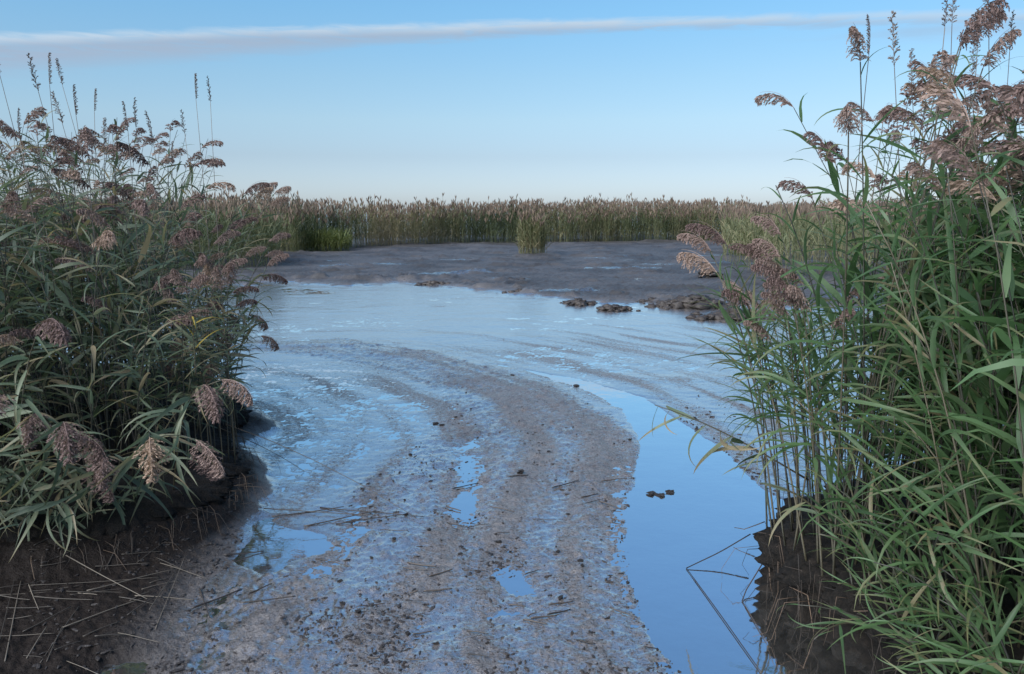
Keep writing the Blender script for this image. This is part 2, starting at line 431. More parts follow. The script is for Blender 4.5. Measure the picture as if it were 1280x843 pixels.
NR, NC = 900, 690
yy = 1.9 * (75 / 1.9) ** np.linspace(0, 1, NR)
ss = np.linspace(-0.86, 0.86, NC)
gx = ss[None, :] * (yy[:, None] + 0.25); gy = np.repeat(yy[:, None], NC, 1)
h, far_, left_, bk_, wet_ = ground_height(gx.ravel(), gy.ravel())
idx = np.arange(NR * NC).reshape(NR, NC)
F = np.stack([idx[:-1, :-1], idx[:-1, 1:], idx[1:, 1:], idx[1:, :-1]], -1).reshape(-1, 4)
me = mesh_np('mudflat', np.stack([gx.ravel(), gy.ravel(), h], 1), F, attrs={'peat': np.clip(left_ + bk_, 0, 1), 'dry': far_ * (1 - left_), 'wet': wet_})
link('mudflat', me, M['mud'], kind='structure', label='wet grey-brown mudflat with a curved bar between water', category='mud')

S = 900.0
me = mesh_np('ground', [(-S, -S, -0.45), (S, -S, -0.45), (S, S, -0.45), (-S, S, -0.45)], [(0, 1, 2, 3)])
link('ground', me, M['mud'], kind='structure', label='silty ground carrying the whole marsh', category='ground')
me = mesh_np('water', [(-80, -6, 0), (80, -6, 0), (80, 73, 0), (-80, 73, 0)], [(0, 1, 2, 3)])
link('water', me, M['water'], kind='structure', label='still shallow water reflecting the blue sky', category='water')

def bank_mesh(poly, top, name, seed, under=0.10):
    P = np.asarray(poly, float)
    # resample the outline evenly
    Q = np.vstack([P, P[:1]]); seg = np.hypot(*np.diff(Q, axis=0).T); cum = np.concatenate([[0], np.cumsum(seg)])
    n = int(cum[-1] / 0.025); t = np.linspace(0, cum[-1], n, endpoint=False)
    ox = np.interp(t, cum, Q[:, 0]); oy = np.interp(t, cum, Q[:, 1])
    for _ in range(10):
        ox = (np.roll(ox, 1) + ox * 2 + np.roll(ox, -1)) / 4; oy = (np.roll(oy, 1) + oy * 2 + np.roll(oy, -1)) / 4
    tx = np.roll(ox, -1) - np.roll(ox, 1); ty = np.roll(oy, -1) - np.roll(oy, 1); l = np.hypot(tx, ty)
    nx, ny = ty / l, -tx / l
    if sdf(poly, ox + nx * 0.02, oy + ny * 0.02).mean() > 0: nx, ny = -nx, -ny
    rings = []
    m = 22
    for k in range(m):
        f = k / (m - 1); z = -0.12 + (top + 0.12) * f
        off = -under * math.sin(math.pi * min(1, f * 1.1)) * 0.6 + (0.05 * (1 - f) ** 2) - 0.10 * max(0, f - 0.8) / 0.2
        lump = 0.07 * fbm(t * 1.0, np.full(n, z * 1.8), 5.0, 4, seed) + 0.05 * fbm(t * 1.6, np.full(n, z), 13.0, 3, seed + 5, 0.7) + 0.012 * fbm(t, np.full(n, z), 36.0, 2, seed + 6)
        rings.append(np.stack([ox + nx * (off + lump), oy + ny * (off + lump), np.full(n, z) + 0.02 * fbm(t, np.full(n, z), 9, 2, seed + 9)], 1))
    for q in (0.18, 0.35, 0.6, 1.0, 1.5):
        bx, by = ox - nx * q, oy - ny * q
        rings.append(np.stack([bx, by, top + 0.03 + 0.03 * fbm(bx, by, 4.0, 3, seed + 13)], 1))
    V = np.concatenate(rings); nr = len(rings)
    i = np.arange(n); j = (i + 1) % n
    F = np.concatenate([np.stack([k * n + i, k * n + j, (k + 1) * n + j, (k + 1) * n + i], 1) for k in range(nr - 1)])
    V = np.vstack([V, [[P[:, 0].mean(), P[:, 1].mean(), top]]])
    T = np.stack([(nr - 1) * n + i, (nr - 1) * n + j, np.full(n, nr * n)], 1)
    return mesh_np(name, V, F, T, attrs={'peat': np.ones(len(V)), 'dry': np.zeros(len(V))})
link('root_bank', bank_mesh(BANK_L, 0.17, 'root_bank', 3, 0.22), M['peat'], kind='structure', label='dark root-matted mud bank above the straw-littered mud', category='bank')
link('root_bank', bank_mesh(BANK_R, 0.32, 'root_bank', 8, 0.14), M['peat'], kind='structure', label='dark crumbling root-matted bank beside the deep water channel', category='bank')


BANKS = [o for o in COL.objects if o.name.startswith('root_bank')]
def bank_roots(bank, poly, top, n, seed):
    """thin dead roots and stubble hanging down the face of a bank, beyond counting"""
    r = np.random.default_rng(seed); Q = np.vstack([poly, poly[:1]]); seg = np.hypot(*np.diff(Q, axis=0).T); cum = np.concatenate([[0], np.cumsum(seg)])
    acc = Acc()
    for _ in range(n):
        t = r.uniform(0, cum[-1]); x, y = np.interp(t, cum, Q[:, 0]), np.interp(t, cum, Q[:, 1])
        if y > 7 or abs(x) > 4.5 or y < 2.3: continue
        dx, dy = r.normal(0, .05, 2); l = r.uniform(.08, .30); z0 = top * r.uniform(.35, 1.1)
        P = np.array([(x, y, z0), (x + dx * 1.5, y - .05 + dy, z0 + .01), (x + dx * 2.2, y - .09 + dy, z0 - l * .5), (x + dx * 2.4 + r.normal(0, .03), y - .10 + dy, max(.01, z0 - l))])
        v, f, t3 = tube(P, r.uniform(.001, .003), .0008, 3); acc.add(v, f, t3, r.random())
    link('roots', acc.mesh('roots'), M['root'], bank, kind='stuff')
M['root'] = plant_mat('root', [(0, (0.015, 0.012, 0.010)), (0.7, (0.05, 0.036, 0.026)), (1, (0.13, 0.085, 0.055))], 0.7, 0.0, True)

# ------------------------------------------------------------------ reeds: shapes
def leaf_shape(L, W, droop, twist, n=9, flat=False, curl=0.0):
    """blade running out along +X, arching down; returns V, F"""
    s = np.linspace(0, 1, n + 1)
    ph = -droop * s ** 1.6
    dx = np.cos(ph) * L / n; dz = np.sin(ph) * L / n
    x = np.concatenate([[0], np.cumsum(dx[:-1])]); z = np.concatenate([[0], np.cumsum(dz[:-1])])
    w = W * 0.5 * np.minimum(1, (0.30 + s * 4.0)) * np.clip(1 - s, 0, 1) ** 0.75 / 0.86
    w = np.maximum(w, W * 0.01)
    y = curl * L * s ** 2
    tw = twist * s
    ux, uz = -np.sin(ph), np.cos(ph)                  # local up
    def row(k, lift):
        return np.stack([x + ux * (np.sin(tw) * w * k + lift * w), y + np.cos(tw) * w * k, z + uz * (np.sin(tw) * w * k + lift * w)], 1)
    if flat:
        A, B = row(-1, 0), row(1, 0); V = np.concatenate([A, B]); m = n + 1
        i = np.arange(n); return V, np.stack([i, i + 1, m + i + 1, m + i], 1)
    A, C, B = row(-1, 0.22), row(0, -0.1), row(1, 0.22)
    V = np.concatenate([A, C, B]); m = n + 1; i = np.arange(n)
    return V, np.concatenate([np.stack([i, i + 1, m + i + 1, m + i], 1), np.stack([m + i, m + i + 1, 2 * m + i + 1, 2 * m + i], 1)])

def stem_curve(H, lean, curve, n=10):
    """points of a stem in the XZ plane bending towards +X, and the angle from vertical at each"""
    t = np.linspace(0, 1, n + 1); a = lean + curve * t ** 2
    x = np.concatenate([[0], np.cumsum(np.sin(a[:-1]) * H / n)]); z = np.concatenate([[0], np.cumsum(np.cos(a[:-1]) * H / n)])
    return np.stack([x, np.zeros_like(x), z], 1), a

def tube(P, r0, r1, sides=5):
    P = np.asarray(P, float); n = len(P)
    T = np.gradient(P, axis=0); T /= np.linalg.norm(T, axis=1)[:, None] + 1e-9
    ref = np.array([0.13, 0.97, 0.2]); U = np.cross(T, ref); U /= np.linalg.norm(U, axis=1)[:, None] + 1e-9; W = np.cross(T, U)
    r = np.linspace(r0, r1, n)[:, None]
    V = np.concatenate([P + r * (math.cos(2 * math.pi * k / sides) * U + math.sin(2 * math.pi * k / sides) * W) for k in range(sides)])
    F = []
    for k in range(sides):
        k2 = (k + 1) % sides; i = np.arange(n - 1)
        F.append(np.stack([k * n + i, k2 * n + i, k2 * n + i + 1, k * n + i + 1], 1))
    V = np.vstack([V, P[:1], P[-1:]]); a, b = len(V) - 2, len(V) - 1
    T3 = [(a, ((k + 1) % sides) * n, k * n) for k in range(sides)] + [(b, k * n + n - 1, ((k + 1) % sides) * n + n - 1) for k in range(sides)]
    return V, np.concatenate(F), np.array(T3)

def plume_shape(r, L=0.27, spread=0.10, droop=1.3, nb=34, ns=10, sz=1.0):
    """feathery seed head: a bent axis, many thin side branches hanging to +X, small spikelets along them"""
    V, F3 = [], []
    n = 0
    for b in range(nb):
        t = (b + r.random()) / nb
        a = droop * t ** 1.3
        # position along the bent axis
        k = np.linspace(0, t, 8); aa = droop * k ** 1.3
        px_, pz_ = np.trapz(np.sin(aa), k) * L, np.trapz(np.cos(aa), k) * L
        bl = spread * (0.45 + 0.75 * math.sin(math.pi * min(1, 0.18 + t * 0.82))) * r.uniform(0.6, 1.1)
        side = r.uniform(-1, 1) * 1.5
        # starting direction near the axis, then falling over
        d = np.array([math.sin(a + 0.45 * math.cos(side)), 0.75 * math.sin(side), math.cos(a + 0.45)])
        d /= np.linalg.norm(d)
        p = np.array([px_, 0, pz_])
        prev = p.copy()
        for s in range(ns):
            f = (s + 1) / ns
            d = d + np.array([0.10, 0, -0.26]) * (0.5 + f) * 0.42 + r.normal(size=3) * 0.04
            d /= np.linalg.norm(d)
            q = prev + d * bl / ns
            # spikelet: a slim blade along the branch, off to one side
            w = r.normal(size=3); w -= w.dot(d) * d; w /= np.linalg.norm(w)
            l2 = 0.017 * sz * r.uniform(0.7, 1.25); ww = 0.0030 * sz * r.uniform(0.8, 1.3)
            e = d * 0.85 + w * r.uniform(0.1, 0.55); e /= np.linalg.norm(e)
            x2 = np.cross(e, w); x2 /= np.linalg.norm(x2) + 1e-9
            V += [prev, prev + e * l2 * 0.5 + x2 * ww, prev + e * l2, prev + e * l2 * 0.5 - x2 * ww]
            F3 += [(n, n + 1, n + 2), (n, n + 2, n + 3)]; n += 4
            prev = q
    # axis
    k = np.linspace(0, 1, 9); aa = droop * k ** 1.3
    ax = np.concatenate([[0], np.cumsum(np.sin(aa[:-1]) * L / 8)]); az_ = np.concatenate([[0], np.cumsum(np.cos(aa[:-1]) * L / 8)])
    v, f4, t3 = tube(np.stack([ax, 0 * ax, az_], 1), 0.0022, 0.0006, 3)
    F3 = np.array(F3); F4 = f4 + n
    return np.concatenate([np.array(V), v]), F4, np.concatenate([F3, t3 + n])

bank_roots(BANKS[0], BANK_L, 0.17, 900, 3); bank_roots(BANKS[1], BANK_R, 0.32, 700, 4)
LEAVES_L = [mesh_np('leaf', *leaf_shape(1.0, 0.074, random.uniform(0.5, 2.4), random.uniform(-1.5, 1.5), curl=random.uniform(-.22, .22))) for _ in range(14)]
LEAVES_R = [mesh_np('leaf', *leaf_shape(1.0, 0.052, random.uniform(0.1, 2.2), random.uniform(-1.6, 1.6), curl=random.uniform(-.22, .22))) for _ in range(14)]
for m_ in LEAVES_L: m_.materials.append(M['leaf_l'])
for m_ in LEAVES_R: m_.materials.append(M['leaf_r'])
PLUMES = [mesh_np('plume', *plume_shape(rng, L=rng.uniform(.22, .30), spread=rng.uniform(.07, .11), droop=rng.uniform(0.5, 1.6), nb=90, ns=15, sz=0.95), smooth=False) for _ in range(9)]
SLIM = [mesh_np('plume', *plume_shape(rng, L=rng.uniform(.22, .30), spread=rng.uniform(.03, .045), droop=rng.uniform(0.05, 0.35), nb=44, ns=6, sz=1.2), smooth=False) for _ in range(4)]
for m_ in PLUMES: m_.materials.append(M['plume'])
for m_ in SLIM: m_.materials.append(M['old_plume'])
LEAF_LO = [leaf_shape(1.0, 0.085, random.uniform(0.6, 2.1), random.uniform(-0.9, 0.9), n=5, flat=True) for _ in range(10)]
LEAF_FAR = [leaf_shape(1.0, 0.09, random.uniform(0.5, 1.8), random.uniform(-0.9, 0.9), n=2, flat=True) for _ in range(8)]
PLUME_LO = [plume_shape(rng, L=rng.uniform(.22, .30), spread=rng.uniform(.07, .11), droop=rng.uniform(0.5, 1.6), nb=34, ns=7, sz=1.9) for _ in range(5)]

def reed_plan(r, H, lean, curve, nl, first, leaf_len, elev=(35, 65), wind=0.5):
    """where the leaves and the tip of one reed go: list of matrices"""
    P, a = stem_curve(H, lean, curve)
    t = np.linspace(0, 1, len(P)); leaves = []
    flip = r.uniform(0, 6.28)
    for k in range(nl):
        f = first + (0.97 - first) * (k + r.uniform(-.2, .2)) / max(1, nl - 1)
        f = min(max(f, 0.05), 0.985)
        p = Vector((np.interp(f, t, P[:, 0]), 0, np.interp(f, t, P[:, 2])))
        ang = np.interp(f, t, a)
        azm = flip + math.pi * (k % 2) + r.normal(0, 0.7)
        azm = math.atan2(math.sin(azm), math.cos(azm))
        azm *= (1 - wind)                               # blown round towards +X, the way the stem bends
        Ls = leaf_len * (0.62 + 0.5 * math.sin(math.pi * min(1, 0.15 + 0.8 * (f - first) / (1 - first)))) * r.uniform(0.75, 1.15) * (1 - 0.35 * max(0.0, f - 0.75) / 0.25)
        e = R(r.uniform(*elev))
        m = Matrix.Translation(p) @ Matrix.Rotation(ang * 0.7, 4, 'Y') @ Matrix.Rotation(azm, 4, 'Z') @ Matrix.Rotation(-e, 4, 'Y') @ Matrix.Rotation(r.normal(0, 0.4), 4, 'X') @ Matrix.Diagonal((Ls, Ls * r.uniform(.8, 1.15), Ls, 1))
        leaves.append(m)
    tip = Matrix.Translation(Vector(P[-1])) @ Matrix.Rotation(float(a[-1]), 4, 'Y')
    return P, leaves, tip

def plural(lab):
    return lab.replace('reed shoot', 'reed shoots', 1) if 'reed shoot' in lab else lab.replace('reed', 'reeds', 1)

def tag(o, label, cat, group=None):
    o['label'] = label; o['category'] = cat
    if group: o['group'] = group

def make_reed(r, style, H, lean, curve, nl, first, leaf_len, plume, elev, wind, name='reed'):
    P, leaves, tip = reed_plan(r, H, lean, curve, nl, first, leaf_len, elev, wind)
    root = bpy.data.objects.new(name, None); COL.objects.link(root); root.empty_display_size = 0.1
    link('stem', mesh_np('stem', *tube(P, 0.0052, 0.0022, 5)), M['stem'], root)
    for m in leaves:
        o = link('leaf', (LEAVES_L if style == 'l' else LEAVES_R)[r.integers(14)], None, root)
        o.matrix_local = m
    if plume:
        o = link('plume', PLUMES[r.integers(len(PLUMES))], None, root)
        s = r.uniform(0.8, 1.15) if style == 'l' else r.uniform(0.55, 0.85)
        o.matrix_local = tip @ Matrix.Diagonal((s, s, s, 1))
    return root

def copy_tree(o):
    c = o.copy(); COL.objects.link(c)
    for ch in o.children:
        d = ch.copy(); COL.objects.link(d); d.parent = c
        d.matrix_parent_inverse = ch.matrix_parent_inverse.copy()
    return c

def put(o, x, y, z, rz, tilt=0.0, s=1.0):
    """tilt leans the reed further the way it bends"""
    o.matrix_world = Matrix.Translation((x, y, z)) @ Matrix.Rotation(rz, 4, 'Z') @ Matrix.Rotation(tilt, 4, 'Y') @ Matrix.Diagonal((s, s, s, 1))

class Pool:
    """prototypes of one kind; the first use takes the prototype itself, later uses copy it"""
    def __init__(self, protos): self.p = [[o, False] for o in protos]
    def take(self, i):
        e = self.p[i % len(self.p)]
        if not e[1]: e[1] = True; return e[0]
        return copy_tree(e[0])
    def drop_unused(self):
        for o, u in self.p:
            if not u:
                for c in list(o.children): bpy.data.objects.remove(c)
                bpy.data.objects.remove(o)

def mass_reed(acc_leaf, acc_plume, acc_stem, r, H, lean, curve, nl, first, leaf_len, plume, elev, wind, M4):
    P, leaves, tip = reed_plan(r, H, lean, curve, nl, first, leaf_len, elev, wind)
    def tr(V, m):
        A = np.array(m); return V @ A[:3, :3].T + A[:3, 3]
    v, f, t = tube(P[::2], 0.005, 0.002, 3); acc_stem.add(tr(v, M4), f, t, r.random())
    for m in leaves:
        v, f = LEAF_LO[r.integers(10)]; acc_leaf.add(tr(v, M4 @ m), f, None, r.random())
    if plume:
        v, f, t = PLUME_LO[r.integers(5)]; acc_plume.add(tr(v, M4 @ tip @ Matrix.Diagonal((.78, .78, .78, 1))), f, t, r.random())

# ------------------------------------------------------------------ the two near clumps
def scatter(poly, n, r, mind):
    P = np.asarray(poly); lo, hi = P.min(0), P.max(0); out = np.zeros((0, 2))
    for _ in range(60):
        c = r.uniform(lo, hi, size=(n, 2)); c = c[sdf(poly, c[:, 0], c[:, 1]) > 0.02]
        for q in c:
            if len(out) and ((out - q) ** 2).sum(1).min() < mind ** 2: continue
            out = np.vstack([out, q])
            if len(out) >= n: return out
    return out

def out_dir(poly, x, y):
    """direction to the nearest edge of the bank and the distance to it"""
    e = 0.05; f = lambda a, b: float(sdf(poly, np.array([a]), np.array([b]))[0])
    d = f(x, y); gx_ = f(x + e, y) - f(x - e, y); gy_ = f(x, y + e) - f(x, y - e)
    return math.atan2(-gy_, -gx_), d

def bed(accs, label, leafmat):
    b = bpy.data.objects.new('reed_bed', None); COL.objects.link(b); b['kind'] = 'stuff'
    tag(b, label, 'reeds')
    for nm, ac, mt in zip(('leaves', 'plumes', 'stems'), accs, (leafmat, 'plume_a', 'stem_a')):
        if ac.n: link(nm, ac.mesh(nm, nm != 'plumes'), M[mt], b, kind='stuff')

r = np.random.default_rng(11)
# -- clump over the straw-littered mud
TOP_L, TOP_R = 0.17, 0.32
protoL = Pool([make_reed(r, 'l', H, R(r.uniform(2, 7)), R(r.uniform(14, 42)), nl + 3, 0.25, r.uniform(.30, .38), pl, (10, 62), 0.35)
               for H, nl, pl in [(2.3, 12, 1), (2.05, 12, 1), (1.65, 11, 1), (1.85, 12, 1), (1.35, 10, 1), (1.1, 9, 1)]])
protoLn = Pool([make_reed(r, 'l', H, R(r.uniform(2, 9)), R(r.uniform(15, 50)), nl + 3, 0.15, r.uniform(.30, .40), 0, (5, 62), 0.3)
                for H, nl in [(2.1, 12), (1.85, 12), (1.6, 12), (1.25, 11), (1.0, 11)]])
protoLd = Pool([make_reed(r, 'l', H, R(r.uniform(10, 22)), R(r.uniform(45, 85)), nl + 1, 0.12, r.uniform(.32, .42), pl, (-15, 45), 0.4)
                for H, nl, pl in [(1.15, 11, 1), (1.0, 11, 1), (0.8, 10, 0), (1.3, 12, 1)]])
protoLs = Pool([make_reed(r, 'l', H, R(r.uniform(1, 4)), R(r.uniform(12, 34)), nl, 0.40, r.uniform(.28, .36), pl, (0, 60), 0.3)
                for H, nl, pl in [(1.5, 12, 1), (1.3, 11, 0), (1.45, 12, 0), (1.2, 11, 0)]])
AREA_L = [(-4.9, 4.32), (-3.0, 4.28), (-2.5, 4.36), (-2.15, 4.65), (-1.92, 5.1), (-1.90, 5.6), (-2.15, 6.3), (-2.6, 7.2), (-3.3, 8.4), (-5.8, 8.8), (-6.2, 6.2)]
pts = scatter(AREA_L, 760, r, 0.055)
info = [(x, y, *out_dir(AREA_L, x, y)) for x, y in pts]
def show_l(i):
    x, y, a, d = i
    if x < -0.70 * y: return 9
    return d + (0.9 if math.sin(a) > 0.6 else 0) + 0.10 * (y - 4.3)
info.sort(key=show_l)
for k, (x, y, a, d) in enumerate(info[:122]):
    edge = max(0.0, 1 - d / 0.5)
    a += r.normal(0, 0.6)
    q = r.random()
    end = float(sstep(-2.6, -1.95, x))          # creek-side end of the clump, lower
    where = 'at the clump end nearest the small pool' if x < -9 or end > 0.5 else 'in the clump above straw-littered mud'
    if end > 0.55:
        i = r.integers(4); o = protoLs.take(i); pl = i == 0; kind = 'bare-legged reed'; tilt = r.uniform(0, 8); s_ = r.uniform(.95, 1.2)
    elif edge > 0.45 and math.sin(a) < 0.3 and q < 0.70:
        i = r.integers(4); o = protoLd.take(i); pl = i != 2; a = a if x < -2.6 else r.uniform(-2.5, -1.3); kind = 'short bowed-over grey-green reed'; tilt = r.uniform(0, 14); s_ = r.uniform(.85, 1.15)
    elif q < 0.86:
        i = r.integers(6); o = protoL.take(i); pl = True; kind = ('tall' if i in (0, 1, 3) else 'medium-height') + ' grey-green reed'; tilt = r.uniform(0, 9) + 8 * edge; s_ = r.uniform(.88, 1.1)
    else:
        i = r.integers(5); o = protoLn.take(i); pl = False; kind = ('tall' if i < 3 else 'short') + ' grey-green reed'; tilt = r.uniform(0, 12) + 8 * edge; s_ = r.uniform(.88, 1.1)
    s_ *= 1 - 0.24 * end
    tilt *= 1 - 0.9 * end
    if end > 0.4 and math.cos(a) > -0.2: a = r.uniform(-2.6, -0.9)
    if x > -2.8 and 'tall' in kind: a = r.uniform(1.9, 4.4)
    put(o, x, y, TOP_L - 0.02, a, R(tilt), s_)
    lab = '%s %s %s' % (kind, 'with brown plume' if pl else 'without plume', where)
    tag(o, lab, 'reed', plural(lab))
for k in range(26):
    x = -3.15 + 1.05 * (k + r.random()) / 26; y = float(np.interp(x, [-3.2, -2.5, -2.15, -2.0], [4.30, 4.36, 4.62, 4.85])) + r.uniform(-.05, .12)
    i = r.integers(4); o = protoLd.take(i)
    put(o, x, y, TOP_L - 0.03, r.normal(-1.45, .55), R(r.uniform(8, 34)), r.uniform(.75, 1.1))
    lab = 'grey-green reed %s bowed down over the dark mud in front of its clump' % ('with plume' if i != 2 else 'without plume')
    tag(o, lab, 'reed', plural(lab))
accs = Acc(), Acc(), Acc()
for x, y, a, d in info[122:]:
    if x < -0.95 * y - 0.2: continue
    H = r.uniform(1.5, 2.55) * (1 - 0.44 * float(sstep(-3.0, -1.95, x)))
    M4 = Matrix.Translation((x, y, TOP_L - 0.02)) @ Matrix.Rotation(r.uniform(-3.14, 3.14) if x < -2.8 else r.uniform(1.7, 4.6), 4, 'Z') @ Matrix.Rotation(R(r.uniform(0, 9)), 4, 'Y')
    mass_reed(*accs, r, H, R(r.uniform(1, 6)), R(r.uniform(8, 35)), 14, 0.2, r.uniform(.30, .40), r.random() < .38, (5, 60), 0.3, M4)
bed(accs, 'dense mass of grey-green reeds filling the clump above straw-littered mud', 'leaf_la')
for p in (protoL, protoLn, protoLd, protoLs): p.drop_unused()

# -- clump beside the deep channel
protoR = Pool([make_reed(r, 'r', H, R(r.uniform(1, 5)), R(r.uniform(8, 34)), nl + 2, 0.28, r.uniform(.32, .42), 1, (15, 68), 0.35)
               for H, nl in [(2.15, 12), (1.95, 12), (1.75, 12), (2.25, 12), (1.5, 11), (1.2, 11)]])
protoRn = Pool([make_reed(r, 'r', H, R(r.uniform(1, 6)), R(r.uniform(6, 34)), nl + 2, 0.08, r.uniform(.36, .50), 0, (25, 76), 0.25)
                for H, nl in [(1.75, 13), (1.6, 12), (1.35, 12), (1.1, 12), (0.9, 11)]])
protoRd = Pool([make_reed(r, 'r', H, R(r.uniform(6, 20)), R(r.uniform(25, 70)), nl - 1, 0.08, r.uniform(.25, .37), 0, (15, 78), 0.15)
                for H, nl in [(0.75, 10), (0.6, 10), (0.9, 11), (0.5, 9)]])
protoRs = Pool([make_reed(r, 'r', H, R(r.uniform(2, 6)), R(r.uniform(10, 30)), nl + 3, 0.46, r.uniform(.30, .38), pl, (10, 70), 0.12)
                for H, nl, pl in [(1.35, 10, 1), (1.15, 10, 1), (1.42, 10, 1), (1.3, 10, 0)]])
AREA_R = [(1.60, 2.1), (1.54, 2.6), (1.47, 3.05), (1.34, 3.4), (1.25, 3.6), (1.26, 3.92), (1.48, 4.22), (1.96, 4.6), (3.0, 5.1), (4.2, 5.7), (4.2, 4.0), (3.0, 2.1)]
pts = scatter(AREA_R, 800, r, 0.045)
info = [(x, y, *out_dir(AREA_R, x, y)) for x, y in pts]
def show_r(i):
    x, y, a, d = i
    if x > 0.72 * y: return 9
    return d + 0.16 * (y - 2.5)
info.sort(key=show_r)
for k, (x, y, a, d) in enumerate(info[:118]):
    edge = max(0.0, 1 - d / 0.4)
    a += r.normal(0, 0.7)
    q = r.random(); u = x / y
    s_ = r.uniform(0.88, 1.1); pl = False
    if u < 0.42 and y > 3.25:
        i = r.integers(4); o = protoRs.take(i); pl = i != 3; kind = 'bare-legged dark-stemmed reed'
        where = 'at the edge of the deep water channel' if y < 5.5 else 'on the channel bank near the mud clods'; tilt = r.uniform(0, 6) + 4 * edge
    elif y < 3.3 and edge > 0.35 and q < 0.75:
        o = protoRd.take(r.integers(4)); kind = 'short bright green reed shoot'; where = 'overhanging the bank foot beside the channel'; tilt = r.uniform(0, 15)
    elif q < 0.80 and u > 0.41:
        a = r.uniform(-2.4, 1.2); o = protoR.take(r.integers(6)); pl = True; kind = 'tall bright green reed'; where = 'in the clump beside the deep channel' if d < .5 else 'deep inside the clump beside the channel'; tilt = r.uniform(0, 8) + 6 * edge
    else:
        o = protoRn.take(r.integers(5)); kind = 'leafy bright green reed'; where = 'in the clump beside the deep channel'; tilt = r.uniform(0, 8) + 4 * edge
    put(o, x, y, TOP_R - 0.02, a, R(tilt), s_)
    lab = '%s %s %s' % (kind, 'with brown plume' if pl else 'without plume', where)
    tag(o, lab, 'reed', plural(lab))
for k in range(26):
    y = 2.40 + 0.68 * (k + r.random()) / 26; x = float(np.interp(y, [2.1, 2.6, 3.05, 3.4], [1.62, 1.56, 1.48, 1.36])) + r.uniform(-.03, .15)
    o = protoRd.take(r.integers(4)); put(o, x, y, TOP_R - r.uniform(.05, .16), r.normal(-2.0, .7), R(r.uniform(12, 50)), r.uniform(.75, 1.05))
    lab = 'low bright green reed shoot drooping down the dark bank face to the channel'; tag(o, lab, 'reed', plural(lab))
accs = Acc(), Acc(), Acc()
for x, y, a, d in info[118:]:
    if x > 0.95 * y + 0.3: continue
    u = x / y
    pl = r.random() < (0.55 if u > 0.41 else 0.2)
    H = (r.uniform(1.6, 2.2) if pl else r.uniform(1.3, 1.8)) * (0.72 + 0.30 * float(sstep(0.33, 0.41, u)))
    M4 = Matrix.Translation((x, y, TOP_R - 0.02)) @ Matrix.Rotation(r.uniform(-3.14, 3.14) if u > 0.55 else r.normal(-0.8, 1.3), 4, 'Z') @ Matrix.Rotation(R(r.uniform(0, 8)), 4, 'Y')
    mass_reed(*accs, r, H, R(r.uniform(1, 5)), R(r.uniform(8, 30)), 13, 0.2, r.uniform(.32, .44), pl, (15, 70), 0.25, M4)
bed(accs, 'dense mass of green reeds filling the clump beside the water channel', 'leaf_ra')
for p in (protoR, protoRn, protoRd, protoRs): p.drop_unused()

# ------------------------------------------------------------------ far reeds
M['far_leaf'] = plant_mat('far_reed_leaf', [(0.0, (0.055, 0.075, 0.036)), (0.3, (0.105, 0.125, 0.060)), (0.55, (0.165, 0.170, 0.085)), (0.75, (0.23, 0.20, 0.11)), (1.0, (0.32, 0.27, 0.17))], 0.7, 0.25, True)
M['far_plume'] = plant_mat('far_reed_plume', [(0, (0.125, 0.088, 0.068)), (0.6, (0.19, 0.138, 0.106)), (1, (0.26, 0.19, 0.14))], 0.85, 0.3, True)
M['sedge'] = plant_mat('sedge_leaf', [(0, (0.075, 0.100, 0.032)), (0.5, (0.125, 0.150, 0.046)), (1, (0.18, 0.19, 0.065))], 0.6, 0.3, True)
def far_reeds(pts, hs, tone, r, acc_l, acc_p, plume=0.95):
    """simple reeds for a bed some tens of metres off"""
    for (x, y), H, base in zip(pts, hs, tone):
        A = np.array(Matrix.Translation((x, y, 0.02)) @ Matrix.Rotation(r.uniform(-3.14, 3.14), 4, 'Z') @ Matrix.Rotation(R(abs(r.normal(0, 5))), 4, 'Y'))
        tr = lambda V: V @ A[:3, :3].T + A[:3, 3]
        c = np.array([(-0.006, 0, 0), (0.006, 0, 0), (0.006, 0, H), (-0.006, 0, H), (0, -0.006, 0), (0, 0.006, 0), (0, 0.006, H), (0, -0.006, H)], float)
        acc_l.add(tr(c), [(0, 1, 2, 3), (4, 5, 6, 7)], None, min(1, max(0, base + r.normal(0, .12) + 0.08)))
        for k in range(7):
            z = H * (0.16 + 0.74 * (k + r.random()) / 7); Ls = r.uniform(.35, .6)
            m2 = np.array(Matrix.Translation((0, 0, z)) @ Matrix.Rotation(r.uniform(-3.14, 3.14), 4, 'Z') @ Matrix.Rotation(-R(r.uniform(35, 75)), 4, 'Y'))
            v, f4 = LEAF_FAR[r.integers(8)]
            acc_l.add(tr((v * Ls) @ m2[:3, :3].T + m2[:3, 3]), f4, None, min(1, max(0, base + r.normal(0, .14) + (0.22 if z < 0.35 * H else 0))))
        if r.random() < plume:
            for q in range(3):
                b = r.uniform(0, 6.28); ww = r.uniform(.018, .038); hh = r.uniform(.16, .28); dx = r.uniform(.02, .09)
                c = np.array([(-ww * .4, 0, H - .06), (ww * .4, 0, H - .06), (ww + dx, 0, H + hh * .5), (dx * 1.6, 0, H + hh), (-ww + dx, 0, H + hh * .5)])
                cs, sn = math.cos(b), math.sin(b); c = np.stack([c[:, 0] * cs, c[:, 0] * sn, c[:, 2]], 1)
                acc_p.add(tr(c), None, [(0, 1, 2), (0, 2, 4), (2, 3, 4)], r.random())

